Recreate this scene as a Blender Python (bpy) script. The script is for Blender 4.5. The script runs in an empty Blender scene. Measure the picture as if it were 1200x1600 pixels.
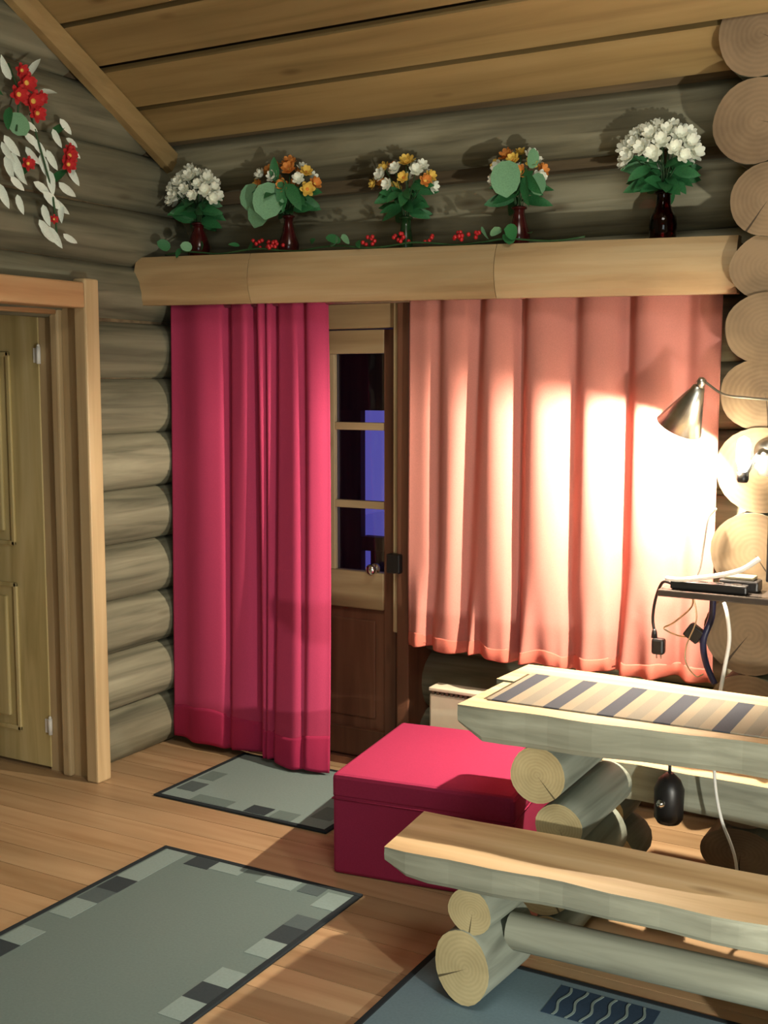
import bpy, bmesh, math, random
from mathutils import Vector, Matrix
random.seed(7)
S = bpy.context.scene
COL = S.collection
R = math.radians

# ------------------------------------------------------------------ camera
cam = bpy.data.cameras.new('camera'); camo = bpy.data.objects.new('camera', cam); COL.objects.link(camo)
camo.location = (0, 0, 1.65)
camo.rotation_euler = (R(90 - 6.3), 0, R(29.5))
cam.sensor_fit = 'VERTICAL'; cam.sensor_height = 24; cam.lens = 24 * 1827 / 1600
cam.clip_start = 0.05
S.camera = camo

# ------------------------------------------------------------------ world (blue dusk outside)
w = bpy.data.worlds.new('dusk'); S.world = w; w.use_nodes = True
bg = w.node_tree.nodes['Background']; bg.inputs[0].default_value = (0.10, 0.09, 0.40, 1); bg.inputs[1].default_value = 1.0

# ------------------------------------------------------------------ view
S.view_settings.view_transform = 'Standard'; S.view_settings.look = 'None'
S.view_settings.gamma = 1; S.view_settings.use_curve_mapping = False
S.view_settings.exposure = 0.0

# ------------------------------------------------------------------ room lights
def area(name, loc, target, sx, sy, power, col):
    l = bpy.data.lights.new(name, 'AREA'); l.shape = 'RECTANGLE'; l.size = sx; l.size_y = sy; l.energy = power; l.color = col
    o = bpy.data.objects.new(name, l); COL.objects.link(o); o.location = loc
    o.rotation_euler = (Vector(target) - Vector(loc)).to_track_quat('-Z', 'Y').to_euler()
    return o
def point(name, loc, power, col, rad=0.03):
    l = bpy.data.lights.new(name, 'POINT'); l.energy = power; l.color = col; l.shadow_soft_size = rad
    o = bpy.data.objects.new(name, l); COL.objects.link(o); o.location = loc
    return o
# low lamp to the right of the camera, at about knee height
point('low_side_lamp', (0.8, 1.3, 0.70), 230, (1.0, 0.95, 0.82), 0.035)
# weak cool fill light added behind the camera
area('cool_fill', (0.9, -1.5, 1.9), (-1.6, 3.5, 0.9), 1.6, 1.2, 22, (0.80, 0.98, 1.0))
# soft fill light added overhead, ahead of the camera
area('overhead_fill', (-0.4, 1.5, 3.55), (-0.4, 1.9, 0), 1.1, 1.1, 42, (1.0, 0.95, 0.84))

# ------------------------------------------------------------------ materials
def srgb(r, g, b):
    f = lambda c: (c / 255 / 12.92) if c / 255 <= 0.04045 else ((c / 255 + 0.055) / 1.055) ** 2.4
    return (f(r), f(g), f(b), 1)
def newmat(name):
    m = bpy.data.materials.new(name); m.use_nodes = True
    nt = m.node_tree; return m, nt, nt.nodes['Principled BSDF']
def plain(name, c, rough=0.6, metal=0.0, noise=0.12, scale=18, bump=0.0):
    m, nt, b = newmat(name); N = nt.nodes; L = nt.links
    b.inputs['Roughness'].default_value = rough; b.inputs['Metallic'].default_value = metal
    t = N.new('ShaderNodeTexCoord'); n = N.new('ShaderNodeTexNoise'); n.inputs['Scale'].default_value = scale; n.inputs['Detail'].default_value = 4
    L.new(t.outputs['Object'], n.inputs['Vector'])
    r = N.new('ShaderNodeValToRGB'); r.color_ramp.elements[0].position = .3; r.color_ramp.elements[1].position = .7
    r.color_ramp.elements[0].color = tuple(x * (1 - noise) for x in c[:3]) + (1,)
    r.color_ramp.elements[1].color = tuple(min(1, x * (1 + noise)) for x in c[:3]) + (1,)
    L.new(n.outputs['Fac'], r.inputs['Fac']); L.new(r.outputs['Color'], b.inputs['Base Color'])
    if bump:
        bp = N.new('ShaderNodeBump'); bp.inputs['Strength'].default_value = bump; bp.inputs['Distance'].default_value = .004
        L.new(n.outputs['Fac'], bp.inputs['Height']); L.new(bp.outputs['Normal'], b.inputs['Normal'])
    return m
def wood(name, c1, c2, c3, axis='x', grain=28, rough=0.65, bump=0.35, knots=True, patch=1.3):
    m, nt, b = newmat(name); N = nt.nodes; L = nt.links
    b.inputs['Roughness'].default_value = rough
    t = N.new('ShaderNodeTexCoord'); oi = N.new('ShaderNodeObjectInfo')
    add = N.new('ShaderNodeVectorMath'); add.operation = 'ADD'
    sc = N.new('ShaderNodeVectorMath'); sc.operation = 'SCALE'; sc.inputs['Scale'].default_value = 13.0
    cmb = N.new('ShaderNodeCombineXYZ')
    for i in range(3): L.new(oi.outputs['Random'], cmb.inputs[i])
    L.new(cmb.outputs[0], sc.inputs[0]); L.new(t.outputs['Object'], add.inputs[0]); L.new(sc.outputs[0], add.inputs[1])
    mp = N.new('ShaderNodeMapping'); s = {'x': (.07, 1, 1), 'y': (1, .07, 1), 'z': (1, 1, .07)}[axis]
    mp.inputs['Scale'].default_value = s; L.new(add.outputs[0], mp.inputs['Vector'])
    n = N.new('ShaderNodeTexNoise'); n.inputs['Scale'].default_value = grain; n.inputs['Detail'].default_value = 6; n.inputs['Distortion'].default_value = .6
    L.new(mp.outputs[0], n.inputs['Vector'])
    r = N.new('ShaderNodeValToRGB'); e = r.color_ramp.elements
    e[0].position = .28; e[0].color = c1; e[1].position = .72; e[1].color = c3
    x = e.new(.5); x.color = c2
    L.new(n.outputs['Fac'], r.inputs['Fac'])
    n2 = N.new('ShaderNodeTexNoise'); n2.inputs['Scale'].default_value = patch; n2.inputs['Detail'].default_value = 3
    mp2 = N.new('ShaderNodeMapping'); s2 = {'x': (.5, 2, 2), 'y': (2, .5, 2), 'z': (2, 2, .5)}[axis]; mp2.inputs['Scale'].default_value = s2
    L.new(add.outputs[0], mp2.inputs['Vector']); L.new(mp2.outputs[0], n2.inputs['Vector'])
    mx = N.new('ShaderNodeMix'); mx.data_type = 'RGBA'; mx.blend_type = 'MULTIPLY'
    rr = N.new('ShaderNodeValToRGB'); rr.color_ramp.elements[0].color = (.68, .68, .66, 1); rr.color_ramp.elements[0].position = .32
    rr.color_ramp.elements[1].color = (1, 1, 1, 1); rr.color_ramp.elements[1].position = .62
    L.new(n2.outputs['Fac'], rr.inputs['Fac']); mx.inputs[0].default_value = 1
    L.new(r.outputs['Color'], mx.inputs[6]); L.new(rr.outputs['Color'], mx.inputs[7])
    out = mx.outputs[2]
    if knots:
        v = N.new('ShaderNodeTexVoronoi'); v.inputs['Scale'].default_value = 2.4
        mp3 = N.new('ShaderNodeMapping'); s3 = {'x': (.7, 2.2, 2.2), 'y': (2.2, .7, 2.2), 'z': (2.2, 2.2, .7)}[axis]; mp3.inputs['Scale'].default_value = s3
        L.new(add.outputs[0], mp3.inputs['Vector']); L.new(mp3.outputs[0], v.inputs['Vector'])
        kr = N.new('ShaderNodeValToRGB'); kr.color_ramp.elements[0].color = (.42, .34, .28, 1); kr.color_ramp.elements[0].position = .03
        kr.color_ramp.elements[1].color = (1, 1, 1, 1); kr.color_ramp.elements[1].position = .11
        L.new(v.outputs['Distance'], kr.inputs['Fac'])
        m2 = N.new('ShaderNodeMix'); m2.data_type = 'RGBA'; m2.blend_type = 'MULTIPLY'; m2.inputs[0].default_value = .8
        L.new(out, m2.inputs[6]); L.new(kr.outputs['Color'], m2.inputs[7]); out = m2.outputs[2]
    L.new(out, b.inputs['Base Color'])
    bp = N.new('ShaderNodeBump'); bp.inputs['Strength'].default_value = bump; bp.inputs['Distance'].default_value = .006
    L.new(n.outputs['Fac'], bp.inputs['Height']); L.new(bp.outputs['Normal'], b.inputs['Normal'])
    return m
def endgrain(name, c1, c2, axis='y'):
    m, nt, b = newmat(name); N = nt.nodes; L = nt.links
    b.inputs['Roughness'].default_value = .85
    t = N.new('ShaderNodeTexCoord')
    sep = N.new('ShaderNodeSeparateXYZ'); L.new(t.outputs['Generated'], sep.inputs[0])
    cmb = N.new('ShaderNodeCombineXYZ'); a = {'x': (1, 2), 'y': (0, 2), 'z': (0, 1)}[axis]
    for k, i in enumerate(a):
        su = N.new('ShaderNodeMath'); su.operation = 'SUBTRACT'; su.inputs[1].default_value = .5
        L.new(sep.outputs[i], su.inputs[0]); L.new(su.outputs[0], cmb.inputs[k])
    n = N.new('ShaderNodeTexNoise'); n.inputs['Scale'].default_value = 5; n.inputs['Detail'].default_value = 5
    L.new(t.outputs['Object'], n.inputs['Vector'])
    wv = N.new('ShaderNodeTexWave'); wv.wave_type = 'RINGS'; wv.rings_direction = 'SPHERICAL'; wv.inputs['Scale'].default_value = 5.5
    wv.inputs['Distortion'].default_value = 1.6; wv.inputs['Detail'].default_value = 2
    L.new(cmb.outputs[0], wv.inputs['Vector'])
    ad = N.new('ShaderNodeMath'); ad.operation = 'MULTIPLY_ADD'; ad.inputs[1].default_value = .07; L.new(wv.outputs['Fac'], ad.inputs[0]); L.new(n.outputs['Fac'], ad.inputs[2])
    wv.inputs['Detail Scale'].default_value = 2.5
    # one radial drying crack at a random angle
    s2 = N.new('ShaderNodeSeparateXYZ'); L.new(cmb.outputs[0], s2.inputs[0])
    at = N.new('ShaderNodeMath'); at.operation = 'ARCTAN2'; L.new(s2.outputs[1], at.inputs[0]); L.new(s2.outputs[0], at.inputs[1])
    oi = N.new('ShaderNodeObjectInfo'); ra_ = N.new('ShaderNodeMath'); ra_.operation = 'MULTIPLY_ADD'; ra_.inputs[1].default_value = 2.6; ra_.inputs[2].default_value = -2.6
    L.new(oi.outputs['Random'], ra_.inputs[0])
    df = N.new('ShaderNodeMath'); df.operation = 'SUBTRACT'; L.new(at.outputs[0], df.inputs[0]); L.new(ra_.outputs[0], df.inputs[1])
    nj = N.new('ShaderNodeMath'); nj.operation = 'MULTIPLY_ADD'; nj.inputs[1].default_value = .3; L.new(n.outputs['Fac'], nj.inputs[0]); L.new(df.outputs[0], nj.inputs[2])
    ab = N.new('ShaderNodeMath'); ab.operation = 'ABSOLUTE'; L.new(nj.outputs[0], ab.inputs[0])
    ck = N.new('ShaderNodeMath'); ck.operation = 'GREATER_THAN'; ck.inputs[1].default_value = .035; L.new(ab.outputs[0], ck.inputs[0])
    r = N.new('ShaderNodeValToRGB'); r.color_ramp.elements[0].position = .34; r.color_ramp.elements[1].position = .72
    r.color_ramp.elements[0].color = c1; r.color_ramp.elements[1].color = c2
    L.new(ad.outputs[0], r.inputs['Fac'])
    cm = N.new('ShaderNodeMix'); cm.data_type = 'RGBA'; cm.blend_type = 'MIX'; cm.inputs[6].default_value = tuple(x * .35 for x in c1[:3]) + (1,)
    L.new(ck.outputs[0], cm.inputs[0]); L.new(r.outputs['Color'], cm.inputs[7]); L.new(cm.outputs[2], b.inputs['Base Color'])
    bp = N.new('ShaderNodeBump'); bp.inputs['Strength'].default_value = .3; bp.inputs['Distance'].default_value = .004
    L.new(ad.outputs[0], bp.inputs['Height']); L.new(bp.outputs['Normal'], b.inputs['Normal'])
    return m
def cloth(name, c, trans=0.25, weave=260, rough=.95):
    m, nt, b = newmat(name); N = nt.nodes; L = nt.links
    b.inputs['Roughness'].default_value = rough; b.inputs['Base Color'].default_value = c
    b.inputs['Specular IOR Level'].default_value = .1
    t = N.new('ShaderNodeTexCoord'); n = N.new('ShaderNodeTexNoise'); n.inputs['Scale'].default_value = weave; n.inputs['Detail'].default_value = 3
    L.new(t.outputs['Object'], n.inputs['Vector'])
    r = N.new('ShaderNodeValToRGB'); r.color_ramp.elements[0].color = tuple(x * .86 for x in c[:3]) + (1,); r.color_ramp.elements[1].color = tuple(min(1, x * 1.12) for x in c[:3]) + (1,)
    L.new(n.outputs['Fac'], r.inputs['Fac']); L.new(r.outputs['Color'], b.inputs['Base Color'])
    bp = N.new('ShaderNodeBump'); bp.inputs['Strength'].default_value = .25; bp.inputs['Distance'].default_value = .001
    L.new(n.outputs['Fac'], bp.inputs['Height']); L.new(bp.outputs['Normal'], b.inputs['Normal'])
    if trans:
        tr = N.new('ShaderNodeBsdfTranslucent'); L.new(r.outputs['Color'], tr.inputs['Color'])
        mx = N.new('ShaderNodeMixShader'); mx.inputs[0].default_value = trans
        L.new(b.outputs[0], mx.inputs[1]); L.new(tr.outputs[0], mx.inputs[2])
        L.new(mx.outputs[0], N['Material Output'].inputs['Surface'])
    return m
def glass(name, tint, gloss=.08):
    m, nt, b = newmat(name); N = nt.nodes; L = nt.links
    tr = N.new('ShaderNodeBsdfTransparent'); tr.inputs['Color'].default_value = tint
    gl = N.new('ShaderNodeBsdfGlossy'); gl.inputs['Roughness'].default_value = gloss
    fr = N.new('ShaderNodeFresnel'); fr.inputs['IOR'].default_value = 1.45
    mx = N.new('ShaderNodeMixShader'); L.new(fr.outputs[0], mx.inputs[0]); L.new(tr.outputs[0], mx.inputs[1]); L.new(gl.outputs[0], mx.inputs[2])
    L.new(mx.outputs[0], N['Material Output'].inputs['Surface'])
    return m
def emit(name, c, s):
    m, nt, b = newmat(name); b.inputs['Base Color'].default_value = c; b.inputs['Emission Color'].default_value = c; b.inputs['Emission Strength'].default_value = s
    return m

M = {}
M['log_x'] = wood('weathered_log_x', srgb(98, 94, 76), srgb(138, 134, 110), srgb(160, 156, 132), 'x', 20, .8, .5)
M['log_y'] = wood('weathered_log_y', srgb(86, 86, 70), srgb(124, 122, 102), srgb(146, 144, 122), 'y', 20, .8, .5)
M['log_end'] = endgrain('log_end', srgb(106, 88, 66), srgb(144, 122, 94))
M['dark_log'] = wood('dark_log', srgb(80, 66, 48), srgb(110, 94, 70), srgb(130, 112, 84), 'x', 20, .85, .5)
M['pine_x'] = wood('pine_x', srgb(174, 144, 104), srgb(194, 166, 124), srgb(204, 180, 140), 'x', 16, .5, .12)
M['pine_y'] = wood('pine_y', srgb(164, 122, 82), srgb(186, 146, 104), srgb(196, 160, 118), 'y', 16, .5, .12)
M['pine_z'] = wood('pine_z', srgb(172, 148, 110), srgb(190, 166, 126), srgb(200, 178, 140), 'z', 16, .5, .12)
M['leaf_z'] = wood('door_pine', srgb(176, 158, 104), srgb(202, 184, 130), srgb(216, 200, 150), 'z', 16, .5, .12)
M['ceil'] = wood('ceiling_pine', srgb(136, 114, 72), srgb(158, 134, 88), srgb(170, 146, 100), 'x', 14, .6, .15)
M['trim'] = wood('trim_pine', srgb(134, 112, 72), srgb(156, 132, 88), srgb(168, 144, 98), 'y', 16, .6, .15, False)
M['floor'] = wood('floor_pine', srgb(158, 126, 90), srgb(178, 148, 112), srgb(190, 162, 126), 'x', 14, .42, .05)
M['brown_z'] = wood('shaded_door_pine', srgb(104, 66, 48), srgb(128, 84, 62), srgb(142, 96, 72), 'z', 16, .5, .1)  # pine of the glazed door in shade; the shade is put into this brown
M['bench_top'] = wood('worn_plank_top', srgb(176, 144, 102), srgb(208, 178, 134), srgb(220, 194, 154), 'x', 14, .6, .2)
M['bench_side'] = wood('grey_plank_side', srgb(116, 118, 104), srgb(150, 154, 138), srgb(178, 182, 166), 'x', 18, .8, .4)
M['leg_side'] = wood('grey_leg_side', srgb(104, 110, 100), srgb(140, 148, 136), srgb(164, 172, 160), 'y', 18, .8, .4)
M['cream_end'] = endgrain('pale_log_end', srgb(150, 136, 98), srgb(200, 186, 142))
M['red_cloth'] = cloth('red_cloth', srgb(202, 74, 114), .22)
M['red_hem'] = cloth('red_hem_cloth', srgb(180, 52, 92), .05)
M['pink_cloth'] = cloth('salmon_cloth', srgb(214, 144, 132), .25)
M['pink_hem'] = cloth('salmon_hem_cloth', srgb(208, 120, 104), .08)
M['ott'] = cloth('ottoman_cloth', srgb(158, 50, 84), 0, 200)
M['rug_field'] = cloth('rug_grey', srgb(98, 114, 112), 0, 120)
M['rug_light'] = cloth('rug_light_grey', srgb(122, 140, 138), 0, 120)
M['rug_mid'] = cloth('rug_mid_grey', srgb(76, 88, 90), 0, 120)
M['rug_dark'] = cloth('rug_dark', srgb(52, 60, 64), 0, 120)
M['rug_edge'] = cloth('rug_edge', srgb(40, 46, 50), 0, 120)
M['rug_blue'] = cloth('rug_blue_grey', srgb(104, 126, 136), 0, 120)
M['rug_navy'] = cloth('rug_navy', srgb(48, 66, 86), 0, 120)
M['run_beige'] = cloth('runner_beige', srgb(132, 124, 108), 0, 220)
M['run_grey'] = cloth('runner_light_grey', srgb(118, 114, 104), 0, 220)
M['run_blue'] = cloth('runner_blue_grey', srgb(66, 70, 78), 0, 220)
M['white_pl'] = plain('white_plastic', srgb(226, 226, 220), .45, 0, .04)
M['cream_metal'] = plain('cream_enamel', srgb(222, 212, 188), .4, 0, .04)
M['grille'] = plain('grey_grille', srgb(120, 112, 92), .5, 0, .1)
M['black'] = plain('black_plastic', srgb(28, 26, 26), .4, 0, .1)
M['navy'] = plain('navy_cable', srgb(34, 36, 70), .45, 0, .1)
M['chrome'] = plain('chrome', (.75, .76, .76, 1), .18, 1, .05)
M['brushed'] = plain('brushed_steel', (.55, .53, .48, 1), .3, 1, .15, 30)
M['brass'] = plain('dull_brass', (.55, .47, .30, 1), .35, 1, .1)
M['dark_metal'] = plain('dark_metal', (.16, .14, .11, 1), .4, 1, .1)
M['shelf'] = plain('dark_shelf', srgb(64, 58, 54), .16, 0, .15, 9)
M['bulb'] = emit('bulb_glow', (1, .93, .80, 1), 40)
M['pane'] = glass('window_glass', (.92, .93, .95, 1), .02)
M['redglass'] = glass('red_glass', (.42, .03, .03, 1), .05)
M['redvase'] = plain('dark_red_glaze', srgb(62, 16, 18), .18, 0, .2)
M['greenvase'] = plain('dark_green_glaze', srgb(30, 60, 32), .2, 0, .2)
M['petal_white'] = plain('white_petal', srgb(236, 240, 226), .7, 0, .06, 60)
M['petal_yellow'] = plain('yellow_petal', srgb(228, 196, 92), .7, 0, .1, 60)
M['petal_orange'] = plain('orange_petal', srgb(214, 140, 64), .7, 0, .12, 60)
M['petal_red'] = plain('red_petal', srgb(190, 40, 44), .7, 0, .12, 60)
M['green'] = plain('green_leaf', srgb(44, 108, 62), .55, 0, .25, 30)
M['palegreen'] = plain('grey_green_leaf', srgb(110, 160, 122), .6, 0, .15, 30)
M['silver'] = plain('silver_leaf', srgb(226, 238, 228), .6, 0, .14, 40)
M['stem'] = plain('stem_green', srgb(40, 76, 40), .6, 0, .2)
M['berry'] = plain('red_berry', srgb(186, 34, 40), .3, 0, .1)
M['snow'] = plain('snow', srgb(225, 228, 240), .8, 0, .04)
M['porch'] = wood('porch_wood', srgb(70, 46, 36), srgb(96, 66, 52), srgb(112, 78, 60), 'z', 16, .8, .2)
M['needle'] = plain('dark_branch', srgb(40, 38, 40), .9, 0, .2)

# ------------------------------------------------------------------ object helpers
def tag(o, label=None, cat=None, group=None, kind=None):
    if label: o['label'] = label
    if cat: o['category'] = cat
    if group: o['group'] = group
    if kind: o['kind'] = kind
    return o
def thing(name, label, cat, loc=(0, 0, 0), group=None, rz=0):
    o = bpy.data.objects.new(name, None); o.empty_display_size = .1; COL.objects.link(o)
    o.location = loc; o.rotation_euler = (0, 0, rz)
    return tag(o, label, cat, group)
def structure(name, loc=(0, 0, 0)):
    o = bpy.data.objects.new(name, None); COL.objects.link(o); o.location = loc
    o['kind'] = 'structure'; return o
class MB:
    """collects verts and faces (in world coordinates) for one mesh"""
    def __init__(s): s.v = []; s.f = []; s.m = []; s.sm = []
    def add(s, vs, fs, mi=0, smooth=False):
        b = len(s.v); s.v += [tuple(v) for v in vs]
        for f in fs: s.f.append(tuple(b + i for i in f)); s.m.append(mi); s.sm.append(smooth)
        return s
    def box(s, x0, x1, y0, y1, z0, z1, mi=0, bev=0.0):
        b = bev
        if b <= 0:
            vs = [(x, y, z) for z in (z0, z1) for y in (y0, y1) for x in (x0, x1)]
            s.add(vs, [(0, 2, 3, 1), (4, 5, 7, 6), (0, 1, 5, 4), (1, 3, 7, 5), (3, 2, 6, 7), (2, 0, 4, 6)], mi)
        else:
            bm = bmesh.new(); bmesh.ops.create_cube(bm, size=1)
            for v in bm.verts: v.co = Vector(((x0 + x1) / 2 + v.co.x * (x1 - x0), (y0 + y1) / 2 + v.co.y * (y1 - y0), (z0 + z1) / 2 + v.co.z * (z1 - z0)))
            bmesh.ops.bevel(bm, geom=bm.edges[:], offset=b, segments=2, affect='EDGES', profile=.5)
            bm.verts.index_update()
            s.add([v.co for v in bm.verts], [[v.index for v in f.verts] for f in bm.faces], mi); bm.free()
        return s
    def obox(s, c, size, rot, mi=0, bev=.004):
        t = MB().box(-size[0] / 2, size[0] / 2, -size[1] / 2, size[1] / 2, -size[2] / 2, size[2] / 2, mi, bev)
        c = Vector(c); s.add([rot @ Vector(v) + c for v in t.v], t.f, mi); return s
    def lathe(s, c, prof, n=24, axis=(0, 0, 1), mi=0, smooth=True, cap=True):
        c = Vector(c); q = Vector((0, 0, 1)).rotation_difference(Vector(axis).normalized())
        vs = []
        for r, z in prof:
            for k in range(n):
                a = 2 * math.pi * k / n; vs.append(c + q @ Vector((r * math.cos(a), r * math.sin(a), z)))
        fs = []
        for i in range(len(prof) - 1):
            for k in range(n):
                fs.append((i * n + k, i * n + (k + 1) % n, (i + 1) * n + (k + 1) % n, (i + 1) * n + k))
        s.add(vs, fs, mi, smooth)
        if cap:
            b = len(s.v) - len(vs)
            for ring, rev in ((0, True), (len(prof) - 1, False)):
                if prof[ring][0] > 1e-4:
                    idx = [b + ring * n + k for k in range(n)]
                    s.f.append(tuple(reversed(idx)) if rev else tuple(idx)); s.m.append(mi); s.sm.append(False)
        return s
    def tube(s, pts, r, n=8, mi=0, cap=True):
        pts = [Vector(p) for p in pts]; rs = r if isinstance(r, (list, tuple)) else [r] * len(pts)
        t0 = (pts[1] - pts[0]).normalized(); up = Vector((0, 0, 1)) if abs(t0.z) < .9 else Vector((1, 0, 0))
        u = t0.cross(up).normalized(); vs = []
        for i, p in enumerate(pts):
            t = (pts[min(i + 1, len(pts) - 1)] - pts[max(i - 1, 0)]).normalized()
            u = (u - t * u.dot(t)).normalized(); v = t.cross(u)
            for k in range(n):
                a = 2 * math.pi * k / n; vs.append(p + (u * math.cos(a) + v * math.sin(a)) * rs[i])
        fs = []
        for i in range(len(pts) - 1):
            for k in range(n): fs.append((i * n + k, i * n + (k + 1) % n, (i + 1) * n + (k + 1) % n, (i + 1) * n + k))
        s.add(vs, fs, mi, True)
        if cap:
            b = len(s.v) - len(vs)
            s.f += [tuple(b + k for k in reversed(range(n))), tuple(b + (len(pts) - 1) * n + k for k in range(n))]; s.m += [mi, mi]; s.sm += [False, False]
        return s
    def build(s, name, mats, parent=None, kind=None):
        me = bpy.data.meshes.new(name); off = Vector((0, 0, 0)); inv = None
        if parent is not None:
            p = parent; mat = Matrix.Identity(4)
            while p is not None:
                mat = p.matrix_basis @ mat; p = p.parent
            inv = mat.inverted()
        vs = [tuple(inv @ Vector(v)) for v in s.v] if inv else s.v
        me.from_pydata(vs, [], s.f)
        for m in (mats if isinstance(mats, (list, tuple)) else [mats]): me.materials.append(m)
        for p, mi, sm in zip(me.polygons, s.m, s.sm): p.material_index = mi; p.use_smooth = sm
        me.update(); bm = bmesh.new(); bm.from_mesh(me); bmesh.ops.recalc_face_normals(bm, faces=bm.faces[:]); bm.to_mesh(me); bm.free()
        o = bpy.data.objects.new(name, me); COL.objects.link(o)
        if parent is not None: o.parent = parent
        if kind: o['kind'] = kind
        return o
def smooth_path(pts, sub=6):
    P = [Vector(p) for p in pts]; out = []
    for i in range(len(P) - 1):
        a, b, c, d = P[max(i - 1, 0)], P[i], P[i + 1], P[min(i + 2, len(P) - 1)]
        for k in range(sub):
            t = k / sub
            out.append(.5 * ((2 * b) + (c - a) * t + (2 * a - 5 * b + 4 * c - d) * t * t + (3 * b - a - 3 * c + d) * t ** 3))
    out.append(P[-1]); return out
def log(p0, p1, ra, rb, rng, n=18, step=.22, wob=.012, dent=.05):
    """a hewn log; ra = horizontal half-width, rb = vertical half-height"""
    mb = MB(); p0 = Vector(p0); p1 = Vector(p1); ln = (p1 - p0).length; t = (p1 - p0).normalized()
    u = t.cross(Vector((0, 0, 1))).normalized(); v = Vector((0, 0, 1)); k = max(2, int(ln / step) + 1)
    ph = [rng.uniform(0, 6.28) for _ in range(6)]; vs = []
    for i in range(k + 1):
        s = ln * i / k; c = p0 + t * s + u * wob * math.sin(s * 1.7 + ph[0]) + v * wob * .4 * math.sin(s * 1.3 + ph[1])
        for j in range(n):
            a = 2 * math.pi * j / n
            d = 1 + dent * (math.sin(2 * a + ph[2] + s * 1.1) * .5 + math.sin(3 * a + ph[3] + s * 2.3) * .35 + math.sin(5 * a + ph[4] - s * 3.1) * .25)
            vs.append(c + u * (ra * d * math.cos(a)) + v * (rb * (1 + (d - 1) * .4) * math.sin(a)))
    fs = [(i * n + j, i * n + (j + 1) % n, (i + 1) * n + (j + 1) % n, (i + 1) * n + j) for i in range(k) for j in range(n)]
    mb.add(vs, fs, 0, True)
    mb.add(vs[:n], [tuple(reversed(range(n)))], 1); mb.add(vs[-n:], [tuple(range(n))], 1)
    return mb

# ================================================================== STRUCTURE
rng = random.Random(3)
# floor boards run along the back wall
fl = structure('floor')
y = -2.2; i = 0
while y < 4.6:
    MB().box(-5.4, 2.6, y + .0015, y + .1285, -.03, 0, 0).build('floor_board', M['floor'], fl); y += .13
MB().box(-5.4, 2.6, -2.2, 4.4, -.06, -.031).build('subfloor', M['dark_log'], fl)

WY = 4.385     # centre line of the back wall logs (their bulge peaks near 4.25)
CEIL = lambda yy: 2.66 + .536 * (4.13 - yy)
wb = structure('wall_back')
zs = [.13 + .242 * k for k in range(10)]
for k, z in enumerate(zs):
    segs = [(-3.75, 2.6)] if z > 2.0 else [(-3.75, -3.02), (-2.24, 2.6)]
    for a, b in segs:
        ra = .135 + rng.uniform(-.008, .008)
        log((a, WY, z + .02), (b, WY, z + .02), ra, .128, rng).build('log', [M['log_x'], M['log_end']], wb)
log((-3.75, 4.30, 2.612), (2.6, 4.30, 2.612), .165, .118, rng).build('log', [M['log_x'], M['log_end']], wb)
MB().box(-3.75, -3.02, WY - .03, WY + .03, 0, 2.1).box(-2.24, 2.6, WY - .03, WY + .03, 0, 2.1).box(-3.75, 2.6, WY - .03, WY + .03, 2.1, 2.95).build('caulking', M['dark_log'], wb)

WX = -3.56
wl = structure('wall_left')
for k in range(19):
    z = .10 + .242 * k
    if z < 2.02: segs = [(3.60, 4.5), (-2.2, 2.62)]
    else: segs = [(-2.2, 4.5)]
    for a, b in segs:
        top = 4.13 - (z - 2.66) / .536 + .12
        b2 = min(b, top) if z > 2.7 else b
        lo = a
        if z > 3.4: lo = max(a, -2.2 + (z - 3.4) * 1.0)
        if b2 - lo < .3: continue
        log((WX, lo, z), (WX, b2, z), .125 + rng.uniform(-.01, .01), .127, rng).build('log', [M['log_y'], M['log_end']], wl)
MB().box(WX - .03, WX + .03, 3.62, 4.4, 0, 2.1).box(WX - .03, WX + .03, -2.2, 2.6, 0, 2.1).add(
    [(WX + d, yy, zz) for d in (-.03, .03) for yy, zz in ((-2.2, 2.1), (4.3, 2.1), (4.3, 2.57), (.9, 4.39), (-2.2, 2.73))],
    [(0, 1, 2, 3, 4), (9, 8, 7, 6, 5), (0, 5, 6, 1), (1, 6, 7, 2), (2, 7, 8, 3), (3, 8, 9, 4), (4, 9, 5, 0)]).build('caulking', M['dark_log'], wl)

# log partition whose round ends face into the room
wp = structure('wall_partition')
ends = [(-.845, 2.735, .128, .130), (-.845, 2.470, .136, .134), (-.806, 2.225, .118, .116), (-.800, 2.020, .120, .108), (-.800, 1.826, .130, .112),
        (-.800, 1.612, .142, .116), (-.806, 1.368, .142, .138), (-.812, 1.098, .134, .134), (-.822, .826, .142, .138), (-.815, .556, .136, .134), (-.82, .294, .14, .13), (-.82, .08, .13, .085)]
for x, z, ra, rb in ends:
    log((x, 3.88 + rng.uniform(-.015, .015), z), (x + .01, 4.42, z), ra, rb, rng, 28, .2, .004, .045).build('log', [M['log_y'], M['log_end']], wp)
# walls of the room that stay behind and beside the camera
wr = structure('wall_right')
for k in range(18):
    zz = k * .245
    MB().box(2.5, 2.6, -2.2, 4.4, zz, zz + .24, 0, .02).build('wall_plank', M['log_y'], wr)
wf = structure('wall_front')
for k in range(18):
    zz = k * .245
    MB().box(-3.7, 2.6, -2.3, -2.2, zz, zz + .24, 0, .02).build('wall_plank', M['log_x'], wf)
wh = structure('wall_hall')
MB().box(-5.4, -5.3, 2.0, 4.4, 0, 2.5).box(-5.4, -3.6, 4.3, 4.4, 0, 2.5).box(-5.4, -3.6, 1.9, 2.0, 0, 2.5).box(-5.4, -3.62, 1.9, 4.4, 2.5, 2.55).build('hall_wall', M['pine_z'], wh)

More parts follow.
